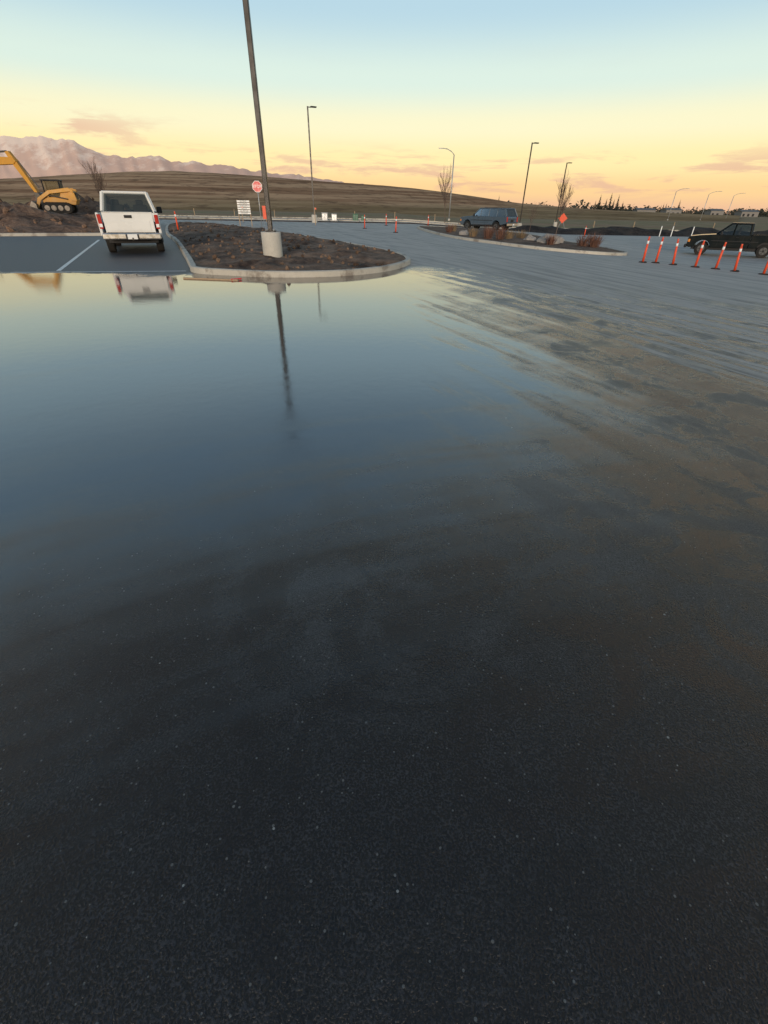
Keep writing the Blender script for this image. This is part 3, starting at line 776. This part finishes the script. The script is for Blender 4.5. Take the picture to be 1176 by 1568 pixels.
# conifers + distant tree line
def conifer_into(bm,x,y,z,h,rnd):
    n=int(60)
    for i in range(n):
        t=(i/n)**.9; zz=z+h*(.1+.9*t); R=h*.2*(1-t)*rnd.uniform(.6,1.25)+.15
        for k in range(4):
            a=rnd.uniform(0,6.283); w=.5*R+.15
            p0=Vector((x,y,zz+h*.03)); d=Vector((math.cos(a),math.sin(a),0)); s=Vector((-d.y,d.x,0))*w*.5
            tip=p0+d*R-Vector((0,0,R*.45))
            bm.faces.new([bm.verts.new(p) for p in (p0,p0+d*R*.6+s-Vector((0,0,R*.3)),tip,p0+d*R*.6-s-Vector((0,0,R*.3)))])
rnd=random.Random(12)
for (px,hh,yy) in [(.385,19,620),(.397,14,560),(.404,20,600),(.411,15,640),(.418,18.5,610),(.428,12,600)]:
    bm=bmesh.new(); conifer_into(bm,0,0,0,hh,rnd)
    bmesh.ops.create_cone(bm,segments=6,radius1=.35,radius2=.05,depth=hh*.9,matrix=Matrix.Translation((0,0,hh*.45)))
    o=bmobj('conifer_tree',bm,M['needles']); o.location=(px*yy,yy,-.9)
bm=bmesh.new()
def blob_tree(bm,x,y,z,h,w,rnd):
    for i in range(30):
        a=rnd.uniform(0,6.283); r=w*.5*math.sqrt(rnd.random()); zz=z+h*rnd.uniform(.05,1)*(1-.35*(r/(w*.5)))
        s=rnd.uniform(.12,.3)*h; c=Vector((x+r*math.cos(a),y+r*math.sin(a),zz))
        q=[c+Vector((rnd.uniform(-s,s),rnd.uniform(-s,s),rnd.uniform(-s,s)*.7)) for _ in range(4)]
        try: bm.faces.new([bm.verts.new(p) for p in q])
        except Exception: pass
for i in range(440):
    y=rnd.uniform(600,950); k=rnd.uniform(.14,1.0)
    if mn.noise(Vector((k*14,3.3,0)))<-.2: continue
    h=rnd.choice([5,6,7,8,10])*rnd.uniform(.8,1.2)*(1.0 if rnd.random()<.88 else 1.5)
    if rnd.random()<.12: conifer_into(bm,k*y,y,-.9,h*1.4,rnd)
    else: blob_tree(bm,k*y,y,-1.2,h,h*2.4,rnd)
bmobj('distant_tree_line',bm,M['needles'])
for i,(k,yy,w,h) in enumerate([(.47,590,20,4.6),(.52,570,16,5.0),(.60,590,14,5),(.66,580,18,4.6)]):
    e=empty('distant_warehouse',(k*yy,yy,-.9)); box('walls',(0,0,h/2),(w,12,h),M['house'],e,0)
    prism('roof',[(-6.5,h),(6.5,h),(0,h+1.8)],-w/2-.5,w/2+.5,M['steel'],e)
    for j in range(int(w/5)): box('opening_%d'%j,(-w/2+2.5+j*5,-6.02,1.6),(2.2,.1,2.4),M['blackp'],e,0)

# sparse fence posts beyond the main road
e=empty('roadside_fence',(0,0,0))
for i in range(20):
    x=-70+i*7.1
    box('post_%d'%i,(x,95,g(x)+.45),(.1,.1,1.0),M['wood'],e,0)

# ------------------------------------------------------------------ hills & mountains
HP=[(-1.6,.012),(-1.1,.02),(-.704,.0333),(-.631,.0375),(-.583,.0407),(-.464,.0470),(-.393,.0489),(-.312,.0473),(-.231,.0437),(-.114,.0378),(.004,.0328),(.063,.0289),(.123,.0230),(.171,.0178),(.244,.0100),(.365,.0040),(.488,.0005),(.6,-.002)]
def interp(T,x):
    if x<=T[0][0]: return T[0][1]
    for a,b_ in zip(T,T[1:]):
        if x<=b_[0]:
            t=(x-a[0])/(b_[0]-a[0]); return a[1]+(b_[1]-a[1])*t
    return T[-1][1]
vs=[];fs=[];NA=150;NB=26
for j in range(NB):
    t=j/(NB-1)
    for i in range(NA):
        k=-1.6+2.25*i/(NA-1); Y=170+ (420-170)*t if t<=.8 else 370+(t-.8)*700
        top=(1.5+interp(HP,k)*370)+1.0
        s=min(t/.8,1); s=s*s*(3-2*s)*.55+s*.45
        z=-1.2+ top*s + (fb(k*Y,Y,.012,3)*2.2+fb(k*Y,Y,.05,9)*.5)*s*(1-s)*2.2
        if t>.8: z=-1.2+top-(t-.8)*12
        z+=0.25*fb(k*Y,Y,.06,5)*s
        vs.append((k*Y,Y,z+.2*s))
for j in range(NB-1):
    for i in range(NA-1): fs.append((j*NA+i,j*NA+i+1,(j+1)*NA+i+1,(j+1)*NA+i))
mobj('hill',vs,fs,M['hill'],smooth=True)

MP=[(-1.7,.09),(-1.2,.115),(-.9,.10),(-.72,.099),(-.675,.0962),(-.643,.0923),(-.602,.0955),(-.553,.0892),(-.523,.0781),(-.497,.0722),(-.458,.0682),(-.422,.0723),(-.387,.0646),(-.344,.0634),(-.298,.0595),(-.264,.0544),(-.230,.0512),(-.149,.0449),(0,.03),(.2,.012),(.3,.0)]
vs=[];fs=[];NA=420;NB=24;D=6000
for j in range(NB):
    t=j/(NB-1); Y=D-850*(1-t)
    for i in range(NA):
        k=-1.7+2.0*i/(NA-1)
        top=interp(MP,k)*D+26*mn.fractal(Vector((k*60,.3,.7)),.9,2.1,4)*min(1,interp(MP,k)/.05)
        rid=1-abs(mn.noise(Vector((k*34+t*.8,t*1.2,2.0))))*1.8
        s=t**1.1
        z=top*s+ (rid-.5)*36*s*(1-s)*1.6 + 14*fb(k*40,t*6,1,4)*s*(1-s)*3
        vs.append((k*Y,Y,z-5))
for j in range(NB-1):
    for i in range(NA-1): fs.append((j*NA+i,j*NA+i+1,(j+1)*NA+i+1,(j+1)*NA+i))
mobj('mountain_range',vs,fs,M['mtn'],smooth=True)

# ------------------------------------------------------------------ world
SUN_EL=7.0; SUN_AZ=183.0
w=bpy.data.worlds.new('World'); scene.world=w; w.use_nodes=True; t=NT(w.node_tree); t.n.clear()
out=t.new('ShaderNodeOutputWorld'); co=t.new('ShaderNodeTexCoord').outputs['Generated']
sky=t.new('ShaderNodeTexSky',sky_type='NISHITA'); sky.sun_disc=False; sky.sun_elevation=rad(SUN_EL); sky.sun_rotation=rad(SUN_AZ); sky.air_density=1.2; sky.dust_density=2.0
bg1=t.new('ShaderNodeBackground'); bg1.inputs[1].default_value=0.13; t.l.new(sky.outputs[0],bg1.inputs[0])
x,y,z=t.sep(co)
ramp=t.new('ShaderNodeValToRGB'); t.l.new(z,ramp.inputs[0]); cr=ramp.color_ramp; cr.interpolation='EASE'
stops=[(0.0,(.92,.55,.35)),(.03,(1.05,.70,.34)),(.07,(1.08,.88,.45)),(.115,(.99,.93,.62)),(.17,(.73,.87,.78)),(.25,(.48,.68,.79)),(.42,(.25,.40,.55)),(1.0,(.048,.070,.135))]
while len(cr.elements)<len(stops): cr.elements.new(.5)
for el,(p_,c_) in zip(cr.elements,stops): el.position=p_; el.color=(*c_,1)
cv=t.comb(t.m('MULTIPLY',x,6.0),t.m('MULTIPLY',y,6.0),t.m('MULTIPLY',z,42.0))
cn=t.noise(cv,1.0,6,0.62,0.3)
band=t.m('MULTIPLY',t.ss(z,.012,.035),t.ss(z,.10,.055))
left=t.m('MULTIPLY',t.ss(x,-.25,-.5),t.m('MULTIPLY',t.ss(z,.05,.08),t.ss(z,.125,.095)))
cm=t.m('MULTIPLY',t.ss(cn,.48,.61),t.m('MAXIMUM',band,left))
wisp=t.m('MULTIPLY',t.ss(t.noise(t.comb(t.m('MULTIPLY',x,2.0),t.m('MULTIPLY',y,2.0),t.m('MULTIPLY',z,14.0)),1.0,4,.6,.3),.5,.75),.18)
ccol=t.mix(t.m('MULTIPLY',cm,.8),ramp.outputs[0],(.82,.50,.36))
ccol=t.mix(t.m('MULTIPLY',wisp,t.ss(z,.1,.2)),ccol,(.62,.68,.66))
bg2=t.new('ShaderNodeBackground'); t.l.new(ccol,bg2.inputs[0]); bg2.inputs[1].default_value=1.1
mx=t.new('ShaderNodeMixShader'); mx.inputs[0].default_value=.85
t.l.new(bg1.outputs[0],mx.inputs[1]); t.l.new(bg2.outputs[0],mx.inputs[2]); t.l.new(mx.outputs[0],out.inputs[0])

sl=bpy.data.lights.new('sun','SUN'); sl.energy=2.1; sl.angle=rad(10); sl.color=(1,.83,.66)
so=bpy.data.objects.new('sun',sl); COL.objects.link(so)
az=rad(SUN_AZ); el=rad(SUN_EL)
sd=Vector((math.sin(az)*math.cos(el),math.cos(az)*math.cos(el),math.sin(el)))
so.rotation_euler=(-sd).to_track_quat('-Z','Y').to_euler()

# ------------------------------------------------------------------ camera
p=rad(34.2);th=rad(1.0)
Xv=Vector((1,0,0));Uv=Vector((0,math.sin(p),math.cos(p)));Fv=Vector((0,math.cos(p),-math.sin(p)))
Rv=Xv*math.cos(th)+Uv*math.sin(th);Vv=Uv*math.cos(th)-Xv*math.sin(th)
cam=bpy.data.cameras.new('camera');co_=bpy.data.objects.new('camera',cam);COL.objects.link(co_)
mm=Matrix((Rv,Vv,-Fv)).transposed().to_4x4(); mm.translation=Vector((0,0,1.5)); co_.matrix_world=mm
cam.sensor_fit='VERTICAL'; cam.sensor_height=24; cam.lens=24*685/1568; cam.clip_start=.05; cam.clip_end=30000
scene.camera=co_
scene.view_settings.view_transform='Standard'; scene.view_settings.look='None'; scene.view_settings.exposure=0
